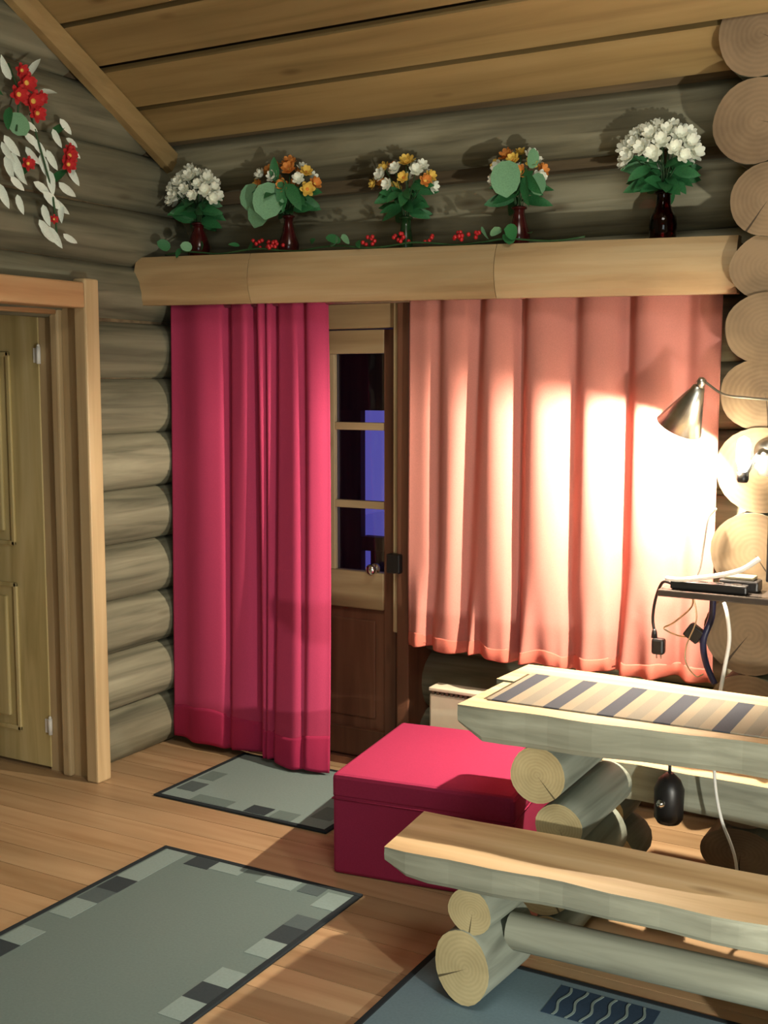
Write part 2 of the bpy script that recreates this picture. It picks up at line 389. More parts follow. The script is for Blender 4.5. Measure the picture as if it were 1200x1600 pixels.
# sloped ceiling of wide boards with open joints
ce = structure('ceiling')
SL = math.atan(.536); cs, sn = math.cos(SL), math.sin(SL)
def ceil_board(y0, y1, x0=-3.62, x1=2.6, th=.03, drop=0):
    # y0 > y1, y0 nearer the back wall
    vs = []
    for x in (x0, x1):
        for yy, dz in ((y0, 0), (y1, 0), (y1, th), (y0, th)):
            vs.append((x, yy + dz * sn, CEIL(yy) + dz * cs - drop))
    b = .006
    return MB().add(vs, [(0, 1, 2, 3), (7, 6, 5, 4), (0, 4, 5, 1), (1, 5, 6, 2), (2, 6, 7, 3), (3, 7, 4, 0)])
yb = 4.36; edges = [4.095, 3.885, 3.676, 3.462, 3.25, 3.04, 2.83]
while edges[-1] > 1.1: edges.append(edges[-1] - .21)
for k in range(len(edges) - 1):
    ceil_board(edges[k] - .014, edges[k + 1] + .014, drop=.006 * (k % 2)).build('ceiling_board', M['ceil'], ce)
yr = edges[-1]
for k in range(18):     # far slope behind the camera
    a, b = yr - k * .21, yr - (k + 1) * .21; zz = CEIL(yr)
    MB().add([(x, yy, zz - .536 * (yr - yy) + dz) for x in (-3.62, 2.6) for yy, dz in ((a, 0), (b + .01, 0), (b + .01, .03), (a, .03))],
             [(0, 1, 2, 3), (7, 6, 5, 4), (0, 4, 5, 1), (1, 5, 6, 2), (2, 6, 7, 3), (3, 7, 4, 0)]).build('ceiling_board', M['ceil'], ce)
MB().add([(x, yy, CEIL(yy) + dz) for x in (-3.7, 2.65) for yy, dz in ((4.5, .05), (yr, .05), (yr, .07), (4.5, .07))],
         [(0, 1, 2, 3), (7, 6, 5, 4), (0, 4, 5, 1), (1, 5, 6, 2), (2, 6, 7, 3), (3, 7, 4, 0)]).build('roof_backing', M['dark_log'], ce)
MB().add([(x, yy, CEIL(yr) - .536 * (yr - yy) + dz) for x in (-3.7, 2.65) for yy, dz in ((yr, .05), (-2.5, .05), (-2.5, .07), (yr, .07))],
         [(0, 1, 2, 3), (7, 6, 5, 4), (0, 4, 5, 1), (1, 5, 6, 2), (2, 6, 7, 3), (3, 7, 4, 0)]).build('roof_backing', M['dark_log'], ce)
# moulding where the ceiling meets the left wall
tr = []
for yy in (4.2, yr):
    for dx, dz in ((0, 0), (.075, 0), (.07, -.03), (.035, -.052), (0, -.055)):
        tr.append((-3.45 + dx, yy + dz * .45, CEIL(yy) - .012 + dz))
t1 = MB().add(tr, [(0, 1, 2, 3, 4), (9, 8, 7, 6, 5)] + [(i, (i + 1) % 5, 5 + (i + 1) % 5, 5 + i) for i in range(5)]).build('trim_1', M['trim'])
t1['kind'] = 'structure'

# ---- door_1 : doorway in the left wall, leaf swung away into the next room
d1 = structure('door_1', (-3.5, 3.5, 0))
MB().box(-3.40, -3.335, 3.495, 3.575, 0, 2.062, 0, .008).build('casing', M['pine_z'], d1)
MB().box(-3.40, -3.335, 2.50, 3.495, 1.945, 2.045, 0, .008).build('casing', M['pine_y'], d1)
MB().box(-3.40, -3.335, 2.42, 2.50, 0, 2.062, 0, .008).build('casing', M['pine_z'], d1)
MB().box(-3.64, -3.40, 3.535, 3.60, 0, 1.985).build('jamb', M['pine_z'], d1)
MB().box(-3.64, -3.40, 2.50, 2.56, 0, 1.985).build('jamb', M['pine_z'], d1)
MB().box(-3.64, -3.40, 2.56, 3.535, 1.95, 1.985).build('head_jamb', M['pine_y'], d1)
MB().box(-3.545, -3.50, 3.505, 3.536, 0, 1.95, 0, .008).build('door_stop', M['pine_z'], d1)
MB().box(-3.545, -3.50, 2.56, 3.505, 1.925, 1.95, 0, .006).build('door_stop', M['pine_y'], d1)
lf = MB().box(-4.46, -3.635, 3.53, 3.57, .012, 1.942, 0, .003).build('door_leaf', M['leaf_z'], d1)
for z0, z1 in ((.15, .80), (.96, 1.78)):
    mb = MB()
    for x0, x1 in ((-4.28, -3.80),):
        # raised field with a sunk moulding round it
        mb.box(x0, x1, 3.520, 3.532, z0, z0 + .02, 0, .004).box(x0, x1, 3.520, 3.532, z1 - .02, z1, 0, .004)
        mb.box(x0, x0 + .02, 3.520, 3.532, z0, z1, 0, .004).box(x1 - .02, x1, 3.520, 3.532, z0, z1, 0, .004)
        mb.box(x0 + .06, x1 - .06, 3.516, 3.534, z0 + .06, z1 - .06, 0, .007)
    mb.build('door_panel', M['leaf_z'], lf)
for z in (1.763, .193):
    MB().lathe((-3.628, 3.524, z - .035), [(.009, 0), (.009, .07)], 12).lathe((-3.628, 3.524, z + .035), [(.006, 0), (.007, .006), (.001, .012)], 12).box(-3.66, -3.628, 3.5265, 3.5305, z - .03, z + .03).build('hinge', M['white_pl'], lf)

# ---- door_2 : glazed outside door in the back wall, between the curtains
d2 = structure('door_2', (-2.6, 4.27, 0))
MB().box(-2.289, -2.232, 4.15, 4.36, 0, 2.06, 0, .006).build('jamb', M['brown_z'], d2)
MB().box(-3.03, -2.94, 4.145, 4.34, 0, 2.06, 0, .006).build('jamb', M['brown_z'], d2)
MB().box(-2.94, -2.289, 4.20, 4.34, 1.875, 2.06, 0, .006).build('head_jamb', M['pine_x'], d2)
MB().box(-2.345, -2.289, 4.25, 4.34, .02, 1.90).build('inner_jamb', M['brown_z'], d2)
MB().box(-2.318, -2.290, 4.17, 4.245, .62, 1.985, 0, .006).build('seal_strip', M['pine_z'], d2)
MB().box(-2.94, -2.335, 4.22, 4.34, 0, .03).build('threshold', M['brown_z'], d2)
MB().box(-2.402, -2.345, 4.245, 4.295, .035, 1.87, 0, .004).build('stile', M['brown_z'], d2)
MB().box(-2.93, -2.86, 4.245, 4.295, .035, 1.87, 0, .004).build('stile', M['brown_z'], d2)
MB().box(-2.86, -2.402, 4.245, 4.295, 1.772, 1.87, 0, .004).build('rail', M['pine_x'], d2)
MB().box(-2.86, -2.402, 4.24, 4.295, .69, .85, 0, .006).build('rail', M['pine_x'], d2)
MB().box(-2.86, -2.402, 4.245, 4.295, .035, .16, 0, .006).build('rail', M['brown_z'], d2)
MB().box(-2.86, -2.402, 4.262, 4.285, .16, .69).box(-2.82, -2.45, 4.253, 4.27, .21, .64, 0, .006).build('door_panel', M['brown_z'], d2)
MB().box(-2.69, -2.648, 4.25, 4.292, .85, 1.772, 0, .003).build('muntin', M['pine_z'], d2)
for z in (1.136, 1.468):
    MB().box(-2.648, -2.402, 4.252, 4.29, z - .016, z + .016, 0, .003).build('muntin', M['pine_x'], d2)
    MB().box(-2.86, -2.69, 4.252, 4.29, z - .016, z + .016, 0, .003).build('muntin', M['pine_x'], d2)
for z0, z1 in ((.85, 1.12), (1.152, 1.452), (1.484, 1.772)):
    MB().box(-2.648, -2.402, 4.272, 4.276, z0, z1).build('pane', M['pane'], d2)
    MB().box(-2.86, -2.69, 4.272, 4.276, z0, z1).build('pane', M['pane'], d2)
MB().lathe((-2.442, 4.246, .868), [(.022, 0), (.022, .006), (.008, .008), (.008, .028), (.020, .034), (.024, .045), (.018, .055), (.0005, .058)], 20, (0, -1, 0)).build('handle', M['chrome'], d2)
MB().box(-2.325, -2.262, 4.125, 4.172, .875, .955, 0, .006).build('lock', M['black'], d2)

# ---- outside, seen through the panes
og = structure('ground_outside')
MB().box(-9, 4, 4.6, 16, -.5, -.35).build('snow_ground', M['snow'], og)
pf = structure('floor_porch'); 
for k in range(7): MB().box(-5, 1, 4.42 + k * .15, 4.56 + k * .15, -.06, -.02).build('porch_board', M['porch'], pf)
pr_ = structure('ceiling_porch')
for k in range(5): MB().box(-6, 1, 4.42 + k * .25, 4.66 + k * .25, 1.92, 1.95).build('porch_roof_board', M['porch'], pr_)
MB().box(-6, 1, 5.56, 5.66, 1.50, 1.95).build('porch_beam', M['porch'], pr_)
pw = structure('wall_porch')
for k in range(6): MB().box(-4.25 + k * .16, -4.10 + k * .16, 5.57, 5.62, -.02, 1.5).build('porch_plank', M['porch'], pw)
pl = thing('porch_railing', 'dark wooden railing outside the glazed door, low behind its bottom panes', 'railing', (-3, 5.6, -.02))
MB().box(-3.30, 1, 5.57, 5.64, .72, .80, 0, .005).build('top_rail', M['porch'], pl)
for k in range(10): MB().box(-3.25 + k * .2, -3.13 + k * .2, 5.59, 5.62, -.02, .72, 0, .003).build('baluster', M['porch'], pl)
sp = thing('bare_shrub', 'dark bare shrub standing in the blue snow outside the glazed door', 'shrub', (-3.7, 7.0, -.35))
MB().tube([(-3.62, 7, -.35), (-3.60, 7, .5), (-3.64, 7, 1.25)], [.03, .022, .01], 7).build('trunk', M['needle'], sp)
for a, b in (((-3.61, 7, .55), (-3.92, 7, .72)), ((-3.61, 7, .75), (-3.40, 7, .86)), ((-3.62, 7, .95), (-3.84, 7, 1.04)), ((-3.63, 7, 1.1), (-3.48, 7, 1.24)), ((-3.61, 7, .66), (-3.75, 7, .9))):
    m_ = [(a[i] + b[i]) / 2 + (0, 0, .03)[i] for i in range(3)]
    MB().tube([a, m_, b], [.018, .014, .006], 6).build('branch', M['needle'], sp)

# ================================================================== PELMET SHELF
BT = lambda x: 2.192 - (x + 3.47) * .0230
BB = lambda x: 1.986 - (x + 3.47) * .0163
sh = thing('pelmet_shelf', 'pale pine board shelf with deep front face, above both curtains', 'shelf', (-2.2, 4.1, 2.0))
def fascia(x0, x1):
    mb = MB(); n = 10; prof = []
    for k in range(9):
        t = k / 8; prof.append((3.985 - .028 * math.sin(math.pi * t) ** .8, t))
    vs = []
    for i in range(n + 1):
        x = x0 + (x1 - x0) * i / n; a, b = BB(x), BT(x)
        for yy, t in prof: vs.append((x, yy, a + (b - a) * t))
        vs.append((x, 4.025, b)); vs.append((x, 4.025, a))
    m = 11
    fs = [(i * m + k, (i + 1) * m + k, (i + 1) * m + (k + 1) % m, i * m + (k + 1) % m) for i in range(n) for k in range(m)]
    fs += [tuple(range(m)), tuple(n * m + k for k in reversed(range(m)))]
    return mb.add(vs, fs)
for x0, x1 in ((-3.49, -2.885), (-2.882, -1.783), (-1.78, -.915)): fascia(x0, x1).build('front_board', M['pine_x'], sh)
mb = MB()
vs = [(x, yy, BT(x) - .004 + dz) for x in (-3.45, -.95) for yy, dz in ((4.02, -.03), (4.32, -.03), (4.32, 0), (4.02, 0))]
mb.add(vs, [(0, 1, 2, 3), (7, 6, 5, 4), (0, 4, 5, 1), (1, 5, 6, 2), (2, 6, 7, 3), (3, 7, 4, 0)]).build('top_board', M['pine_x'], sh)
MB().tube([(-3.40, 4.125, 1.985), (-.96, 4.125, 1.965)], .011, 10).build('curtain_rail', M['brushed'], sh)

# ================================================================== CURTAINS
def curtain(name, label, x0t, x1t, x0b, x1b, zt, zb, hem, foldf, nx, nz, mats, edge=None, pucker=0):
    root = thing(name, label, 'curtain', ((x0t + x1t) / 2, 4.1, zb(0)))
    def P(u, z, off):
        t = (zt(u) - z) / (zt(u) - zb(u)); t = max(0, min(1, t))
        x = (x0t + (x0b - x0t) * t) * (1 - u) + (x1t + (x1b - x1t) * t) * u
        dx, dy = foldf(u, t)
        return (x + dx, 4.1 + dy + off, z)
    def sheet(z_hi, z_lo, rows, off):
        vs = []; 
        for j in range(rows + 1):
            for i in range(nx + 1):
                u = i / nx; a, b = z_hi(u), z_lo(u); z = a + (b - a) * j / rows
                vs.append(P(u, z, off(j / rows)))
        n = nx + 1
        return MB().add(vs, [(j * n + i, j * n + i + 1, (j + 1) * n + i + 1, (j + 1) * n + i) for j in range(rows) for i in range(nx)], 0, True)
    a = sheet(zt, lambda u: zb(u) + .012, nz, lambda s: 0).build('cloth', mats[0], root)
    h = sheet(lambda u: zb(u) + hem(u), zb, 10, lambda s: -.004 - .004 * math.sin(math.pi * min(1, s * 1.0))).build('hem', mats[1], root)
    for o in (a, h):
        md = o.modifiers.new('thickness', 'SOLIDIFY'); md.thickness = .0025; md.offset = 1 if o is a else -1
    return root
def bumps(u, centres):
    return sum(a * math.exp(-((u - c) / s) ** 2) for c, s, a in centres)
def f_red(u, t):
    # dark pleats recede (+y); broad fields come forward
    d = bumps(u, [(.37, .022, .045), (.545, .028, .06), (.62, .012, .03), (.68, .018, .045), (.86, .03, .03), (1.0, .03, .02)])
    d *= (1 - .35 * t)
    d += .012 * math.sin(u * 19 + .6) * (1 - .5 * t)
    d += t * (-.055 * math.exp(-((u - .80) / .17) ** 2) - .02 * math.exp(-((u - .25) / .2) ** 2) + .03 * math.exp(-((u - .52) / .05) ** 2))
    d -= t * t * .06 * u
    return (.012 * math.sin(u * 25) * t - .0 * t, d - .005)
curtain('red_curtain', 'full length crimson red curtain hanging left of the glazed door', -3.405, -2.595, -3.425, -2.545,
        lambda u: 1.995, lambda u: .035 - .012 * u + .004 * math.sin(u * 30), lambda u: .145 + .02 * math.sin(u * 7), f_red, 150, 60, (M['red_cloth'], M['red_hem']))
def f_pink(u, t):
    d = bumps(u, [(.10, .025, .028 * (1 - .2 * t)), (.245 - .05 * t, .026 + .01 * t, .04), (.385, .022, .045), (.56, .028, .03), (.72, .026, .05), (.90, .03, .03)])
    d -= bumps(u, [(.17, .05, .02), (.315, .05, .025), (.47, .06, .025), (.64, .06, .02), (.81, .06, .02)])
    d += .006 * math.sin(u * 37 + 1.0) * (1 - t)
    k = max(0, (t - .72) / .28)
    d += k * k * (.020 * math.sin(u * 62 + 3 * t) + .014 * math.sin(u * 97 + 1))
    return (k * .012 * math.sin(u * 40), d - .01)
curtain('salmon_curtain', 'half length salmon pink curtain lit white by the cone lamp, right of the glazed door', -2.20, -.985, -2.205, -.99,
        lambda u: 1.988, lambda u: .595 + .006 * math.sin(u * 30) - .012 * math.sin(u * math.pi), lambda u: .052 + .006 * math.sin(u * 55), f_pink, 190, 50, (M['pink_cloth'], M['pink_hem']))

# ================================================================== FLOWERS
def petal_mesh(name, mat, n=6, ln=.5, wd=.34, lift=.25, centre=None, double=False):
    mb = MB()
    for lay in range(2 if double else 1):
        for k in range(n):
            a = 2 * math.pi * (k + .5 * lay) / n; q = Matrix.Rotation(a, 3, 'Z'); L = ln * (1 - .3 * lay); h = lift + .22 * lay
            pts = [(0, 0, 0), (L * .45, -wd / 2, h * .35), (L * .45, wd / 2, h * .35), (L * .45, 0, h * .22), (L * .85, -wd * .32, h * .9), (L * .85, wd * .32, h * .9), (L, 0, h), (L * .82, 0, h * .75)]
            mb.add([q @ Vector(p) for p in pts], [(0, 1, 3), (0, 3, 2), (1, 4, 7, 3), (3, 7, 5, 2), (4, 6, 7), (7, 6, 5)], 0, True)
    mats = [mat]
    if centre: mb.lathe((0, 0, .02), [(.12, 0), (.11, .07), (.0005, .12)], 8, mi=1); mats.append(centre)
    me_o = mb.build(name, mats); me = me_o.data; bpy.data.objects.remove(me_o); return me
def leaf_mesh(name, mat, wd=.3, curl=.2, rnd=False):
    ts = [0, .15, .4, .65, .85, 1]; ws = [.05, .75, 1, .85, .5, .02] if not rnd else [.25, .8, 1, .95, .7, .05]
    vs = []
    for t, w_ in zip(ts, ws):
        z = -curl * t * t
        vs += [(t, -wd / 2 * w_, z + .05 * w_), (t, 0, z), (t, wd / 2 * w_, z + .05 * w_)]
    fs = []
    for i in range(len(ts) - 1):
        for k in range(2): fs.append((i * 3 + k, i * 3 + k + 1, (i + 1) * 3 + k + 1, (i + 1) * 3 + k))
    o = MB().add(vs, fs, 0, True).build(name, mat); me = o.data; bpy.data.objects.remove(o); return me
PM = {'white': petal_mesh('white_flower', M['petal_white'], 6, .5, .36, .3, M['petal_white'], True),
      'yellow': petal_mesh('yellow_flower', M['petal_yellow'], 6, .5, .36, .25, M['petal_orange'], True),
      'orange': petal_mesh('orange_flower', M['petal_orange'], 6, .5, .36, .25, M['petal_yellow'], True),
      'red': petal_mesh('red_flower', M['petal_red'], 6, .5, .30, .15, M['petal_yellow'], True)}
LM = {'green': leaf_mesh('leaf', M['green'], .42), 'pale': leaf_mesh('leaf', M['palegreen'], .85, .12, True), 'silver': leaf_mesh('leaf', M['silver'], .36, .25), 'ivy': leaf_mesh('leaf', M['green'], .8, .15, True)}
def face_quat(d):
    # local X along d, local Z towards the room
    x = d; z = Vector((.35, -1, .25)); z = (z - x * z.dot(x)).normalized(); y = z.cross(x)
    return Matrix((x, y, z)).transposed().to_quaternion()
def inst(name, me, parent, loc, direction, roll, scale):
    """a part with shared mesh; direction = where its local Z (flower) or X (leaf) points, loc is world"""
    o = bpy.data.objects.new(name, me); COL.objects.link(o); o.parent = parent
    ax = 'Z' if 'flower' in name else 'X'
    d = Vector(direction).normalized()
    q = Vector((0, 0, 1)).rotation_difference(d) if ax == 'Z' else face_quat(d)
    q = q @ (Matrix.Rotation(roll, 3, ax).to_quaternion())
    o.location = Vector(loc) - Vector(parent.location); o.rotation_mode = 'QUATERNION'; o.rotation_quaternion = q
    o.scale = (scale,) * 3
    return o
def bouquet(label, vlabel, base, vprof, vmat, centre, half, kinds, nf, leaves, seed, fs=.055, stemtop=None, extra=()):
    r = random.Random(seed); bx, by, bz = base
    v = thing('vase', vlabel, 'vase', base, 'vases along the pelmet shelf')
    MB().lathe(base, vprof, 24, cap=True).build('vase_body', vmat, v)
    topz = bz + vprof[-1][1]
    MB().lathe((bx, by, topz - .008), [(vprof[-1][0] - .002, 0), (vprof[-1][0] + .005, .003), (vprof[-1][0] + .005, .008), (vprof[-1][0] - .002, .011)], 24, cap=False).build('vase_rim', vmat, v)
    b = thing('bouquet', label, 'flowers', (bx, by, topz - .02), 'bouquets along the pelmet shelf')
    cx, cy, cz = centre; hx, hy, hz = half; tops = []
    for k in range(nf):
        # spread on the front and top of an ellipsoid
        g = (k + .5) / nf; th = math.acos(1 - 1.15 * g); ph = k * 2.39996 + seed
        d = Vector((math.sin(th) * math.cos(ph), math.sin(th) * math.sin(ph), math.cos(th)))
        p = Vector((cx + d.x * hx * r.uniform(.86, 1), cy + d.y * hy * r.uniform(.86, 1), cz + d.z * hz * r.uniform(.85, 1.05)))
        p.y = min(p.y, 4.16)
        inst('flower', PM[kinds[r.randrange(len(kinds))]], b, p, d + Vector((0, -.6, .1)), r.uniform(0, 6), fs * r.uniform(.85, 1.15)); tops.append(p)
    st = MB()
    for p in tops[::2]:
        st.tube([(bx, by, topz - .06), (bx + (p.x - bx) * .25, by + (p.y - by) * .2, topz + (p.z - topz) * .4), tuple(p)], .0022, 5)
    st.build('stems', M['stem'], b, 'stuff')
    for kind, n, ln, lo, hi in leaves:
        for k in range(n):
            a = 2 * math.pi * (k + r.uniform(-.2, .2)) / n; el = r.uniform(lo, hi)
            d = Vector((math.cos(a), math.sin(a) * .7 - .25, math.sin(el)))
            o = Vector((bx + .012 * math.cos(a), by + .012 * math.sin(a), topz + (cz - topz) * r.uniform(.15, .75)))
            l = inst('leaf', LM[kind], b, o, d, r.uniform(-.5, .5), ln * r.uniform(.8, 1.15))
    for k in range(14):
        a = 2 * math.pi * k / 14 + r.uniform(-.2, .2); d = Vector((math.cos(a), math.sin(a) * .8 - .2, r.uniform(-.55, .05)))
        inst('leaf', LM['green'], b, (cx + hx * .35 * math.cos(a), min(4.16, cy + hy * .35 * math.sin(a)), cz - hz * r.uniform(.0, .5)), d, r.uniform(-.6, .6), max(hx, .1) * r.uniform(.6, .85))
    for kind, p, d, roll, s_ in extra: inst('leaf', LM[kind], b, p, d, roll, s_)
    return b
z1, z2, z3, z4, z5 = [BT(x) - .0025 for x in (-3.262, -2.79, -2.235, -1.755, -1.21)]
bouquet('bunch of white flowers nearest the left wall on the pelmet shelf', 'dark vase under the white flowers nearest the left wall', (-3.262, 4.125, z1),
        [(.030, 0), (.046, .02), (.050, .055), (.036, .10), (.022, .13), (.026, .155)], M['redvase'], (-3.255, 4.085, 2.44), (.115, .075, .105), ['white'], 34, [('green', 16, .12, -.5, .4)], 11, .062)
bouquet('yellow and orange flowers with big green leaves, second bunch from the left wall', 'dark red vase under the yellow flowers with big green leaves', (-2.79, 4.125, z2),
        [(.030, 0), (.042, .02), (.044, .05), (.026, .10), (.018, .14), (.022, .165)], M['redvase'], (-2.775, 4.085, 2.44), (.15, .07, .10), ['yellow', 'orange', 'yellow', 'white'], 22, [('green', 14, .12, -.4, .5)], 12, .06,
        extra=[('pale', (-2.815, 4.01, 2.41), (-.38, -.25, -.9), .3, .14), ('pale', (-2.785, 4.00, 2.455), (-.05, -.3, -1), -.2, .15), ('green', (-2.74, 4.01, 2.47), (.05, -.15, -.9), 0, .13), ('green', (-2.72, 4.02, 2.45), (.5, -.2, -.7), 0, .13), ('green', (-2.78, 4.02, 2.46), (.0, -.2, 1), 0, .10), ('pale', (-2.88, 4.02, 2.46), (-.3, -.2, -.9), 0, .11)])
bouquet('small bunch of orange, yellow and white flowers in the middle of the shelf', 'slim dark green vase in the middle of the shelf', (-2.235, 4.125, z3),
        [(.024, 0), (.028, .02), (.026, .06), (.020, .10), (.022, .135)], M['greenvase'], (-2.225, 4.085, 2.415), (.125, .07, .085), ['orange', 'yellow', 'white', 'white', 'yellow'], 22, [('green', 14, .11, -.5, .3)], 13, .055)
bouquet('white and yellow flowers behind one big round pale leaf, second bunch from the log ends', 'dark red vase under the flowers with one big round leaf', (-1.755, 4.125, z4),
        [(.030, 0), (.040, .02), (.042, .05), (.026, .10), (.020, .13), (.024, .15)], M['redvase'], (-1.745, 4.085, 2.40), (.10, .07, .09), ['white', 'yellow', 'white', 'orange'], 16, [('green', 12, .11, -.5, .3)], 14, .058,
        extra=[('pale', (-1.755, 3.995, 2.448), (.10, -.2, -1), .2, .132), ('green', (-1.70, 4.02, 2.42), (.5, -.3, -.7), .9, .13), ('pale', (-1.67, 4.03, 2.42), (.25, -.1, 1), .9, .07), ('pale', (-1.65, 4.03, 2.40), (.2, -.1, -1), .5, .08), ('green', (-1.69, 4.02, 2.40), (.1, -.3, -1), .9, .12)])
bouquet('large round bunch of white flowers nearest the log ends on the shelf', 'shiny red glass vase under the large white bunch nearest the log ends', (-1.21, 4.125, z5),
        [(.040, 0), (.047, .008), (.048, .07), (.046, .088), (.034, .108), (.026, .13), (.024, .165), (.028, .175)], M['redglass'], (-1.215, 4.085, 2.425), (.125, .09, .105), ['white'], 40, [('green', 20, .12, -.6, .5)], 15, .062)

# berry garland lying along the front of the shelf
g = thing('berry_garland', 'garland of red berries and small green leaves lying along the pelmet shelf', 'garland', (-2.4, 4.06, BT(-2.4)))
rb_ = random.Random(5)
pts = [(x, 4.0 + .006 * math.sin(x * 9), BT(x) + .012 + .008 * math.sin(x * 17)) for x in [-3.35 + .1 * k for k in range(20)]]
MB().tube(smooth_path(pts, 3), .004, 6).build('vine', M['stem'], g)
for x, n in ((-2.86, 5), (-2.80, 8), (-2.76, 6), (-2.33, 7), (-2.20, 5), (-2.17, 4), (-2.07, 4), (-1.95, 6), (-1.93, 3), (-1.87, 4)):
    mb = MB()
    for k in range(n):
        c = (x + rb_.uniform(-.022, .022), 4.0 + rb_.uniform(-.012, .012), BT(x) + .02 + rb_.uniform(0, .035)); rr = .0085
        mb.lathe((c[0], c[1], c[2] - rr), [(.0005, 0), (rr * .7, rr * .3), (rr, rr), (rr * .7, rr * 1.7), (.0005, rr * 2)], 8)
    mb.build('berry_cluster', M['berry'], g)
for x, kd, s_ in ((-3.32, 'ivy', .06), (-3.26, 'green', .06), (-3.2, 'pale', .05), (-3.15, 'ivy', .05), (-2.95, 'green', .05), (-2.9, 'ivy', .05), (-2.6, 'green', .05), (-2.5, 'pale', .055), (-2.46, 'ivy', .06), (-2.42, 'pale', .05), (-2.38, 'green', .06), (-1.83, 'pale', .06), (-1.79, 'pale', .055), (-1.745, 'ivy', .06), (-1.71, 'ivy', .07), (-1.66, 'green', .05)):
    inst('leaf', LM[kd], g, (x, 4.0, BT(x) + .035), (rb_.uniform(-.8, .8), -.6, rb_.uniform(-.5, .4)), rb_.uniform(-.6, .6), s_)

# sprays hung on the left wall
sv = thing('silver_leaf_spray', 'spray of silvery white leaves with red flowers hung above the door on the left wall', 'flowers', (-3.40, 3.35, 2.4))
leaves = [(3.475, 2.67, -.9, .08), (3.30, 2.585, -.6, .09), (3.335, 2.57, -.9, .09), (3.375, 2.52, -1.4, .10), (3.40, 2.54, -1.2, .09), (3.22, 2.50, -1.4, .12), (3.24, 2.46, -1.2, .09), (3.53, 2.50, -1.2, .09),
          (3.545, 2.53, -1.9, .07), (3.47, 2.43, -.7, .10), (3.33, 2.41, -.5, .10), (3.37, 2.38, -.7, .11), (3.37, 2.33, -1.5, .09), (3.43, 2.36, -.9, .09), (3.46, 2.34, -2.0, .08), (3.34, 2.27, -1.0, .10), (3.36, 2.25, -.8, .10),
          (3.40, 2.25, -1.2, .10), (3.46, 2.23, -.6, .08), (3.28, 2.62, -.3, .08), (3.40, 2.46, -1.7, .10), (3.20, 2.56, -1.0, .10), (3.50, 2.60, -.4, .07), (3.172, 2.53, -1.2, .09), (3.20, 2.49, -1.6, .10), (3.165, 2.38, -1.4, .10), (3.20, 2.41, -.8, .08), (3.28, 2.53, -1.0, .09), (3.24, 2.35, -1.5, .08), (3.42, 2.62, -1.3, .08), (3.53, 2.56, -.5, .06)]
for yy, zz, ang, s_ in leaves:
    inst('leaf', LM['silver'], sv, (-3.415 + rb_.uniform(.0, .03), yy - .02, zz), (.25, math.cos(ang), math.sin(ang)), rb_.uniform(-.3, .3), s_ * .92)
for yy, zz, s_ in ((3.487, 2.535, .075), (3.48, 2.50, .07), (3.27, 2.47, .06), (3.395, 2.28, .04), (3.49, 2.56, .05)):
    inst('flower', PM['red'], sv, (-3.39, yy, zz), (1, -.3, -.1), rb_.uniform(0, 6), s_)
for yy, zz in ((3.43, 2.60), (3.25, 2.42), (3.42, 2.42)): inst('leaf', LM['green'], sv, (-3.42, yy, zz), (.1, .5, .6), 0, .10)
MB().tube(smooth_path([(-3.40, 3.30, 2.66), (-3.39, 3.35, 2.5), (-3.385, 3.39, 2.36), (-3.39, 3.41, 2.2)], 4), .004, 6).build('stem', M['stem'], sv)
rs = thing('red_flower_spray', 'spray of red flowers with pale leaves, highest on the left wall at the frame edge', 'flowers', (-3.40, 3.22, 2.7))
for yy, zz, s_ in ((3.26, 2.76, .085), (3.29, 2.70, .09), (3.31, 2.66, .075), (3.22, 2.71, .08), (3.33, 2.72, .06), (3.24, 2.80, .06)):
    inst('flower', PM['red'], rs, (-3.375, yy, zz), (1, -.3, -.2), rb_.uniform(0, 6), s_)
for yy, zz, a, k_ in ((3.20, 2.76, 2.4, 'silver'), (3.29, 2.79, 1.2, 'silver'), (3.19, 2.66, -2.0, 'green'), (3.20, 2.64, -1.0, 'pale'), (3.34, 2.74, .4, 'silver'), (3.16, 2.70, 3.0, 'green')):
    inst('leaf', LM[k_], rs, (-3.39, yy, zz), (.2, math.cos(a), math.sin(a)), 0, .09)
MB().tube([(-3.40, 3.20, 2.82), (-3.39, 3.24, 2.72), (-3.39, 3.22, 2.58)], .004, 6).build('stem', M['stem'], rs)

# ================================================================== OTTOMAN
ot = thing('ottoman', 'square crimson cloth covered ottoman on the floor behind the bench', 'ottoman', (-1.72, 3.575, 0), None, R(7.5))
def ott_local(mb):
    q = Matrix.Rotation(R(7.5), 3, 'Z'); c = Vector((-1.755, 3.59, 0)); mb.v = [tuple(q @ Vector(v) + c) for v in mb.v]; return mb
ott_local(MB().box(-.315, .315, -.325, .325, .0, .30, 0, .012)).build('body', M['ott'], ot)
ott_local(MB().box(-.317, .317, -.327, .327, .262, .347, 0, .014)).build('lid', M['ott'], ot)
ott_local(MB().tube([(-.316, -.326, .262), (.316, -.326, .262), (.316, .326, .262), (-.316, .326, .262), (-.316, -.326, .262)], .0022, 6)).build('piping', M['ott'], ot)

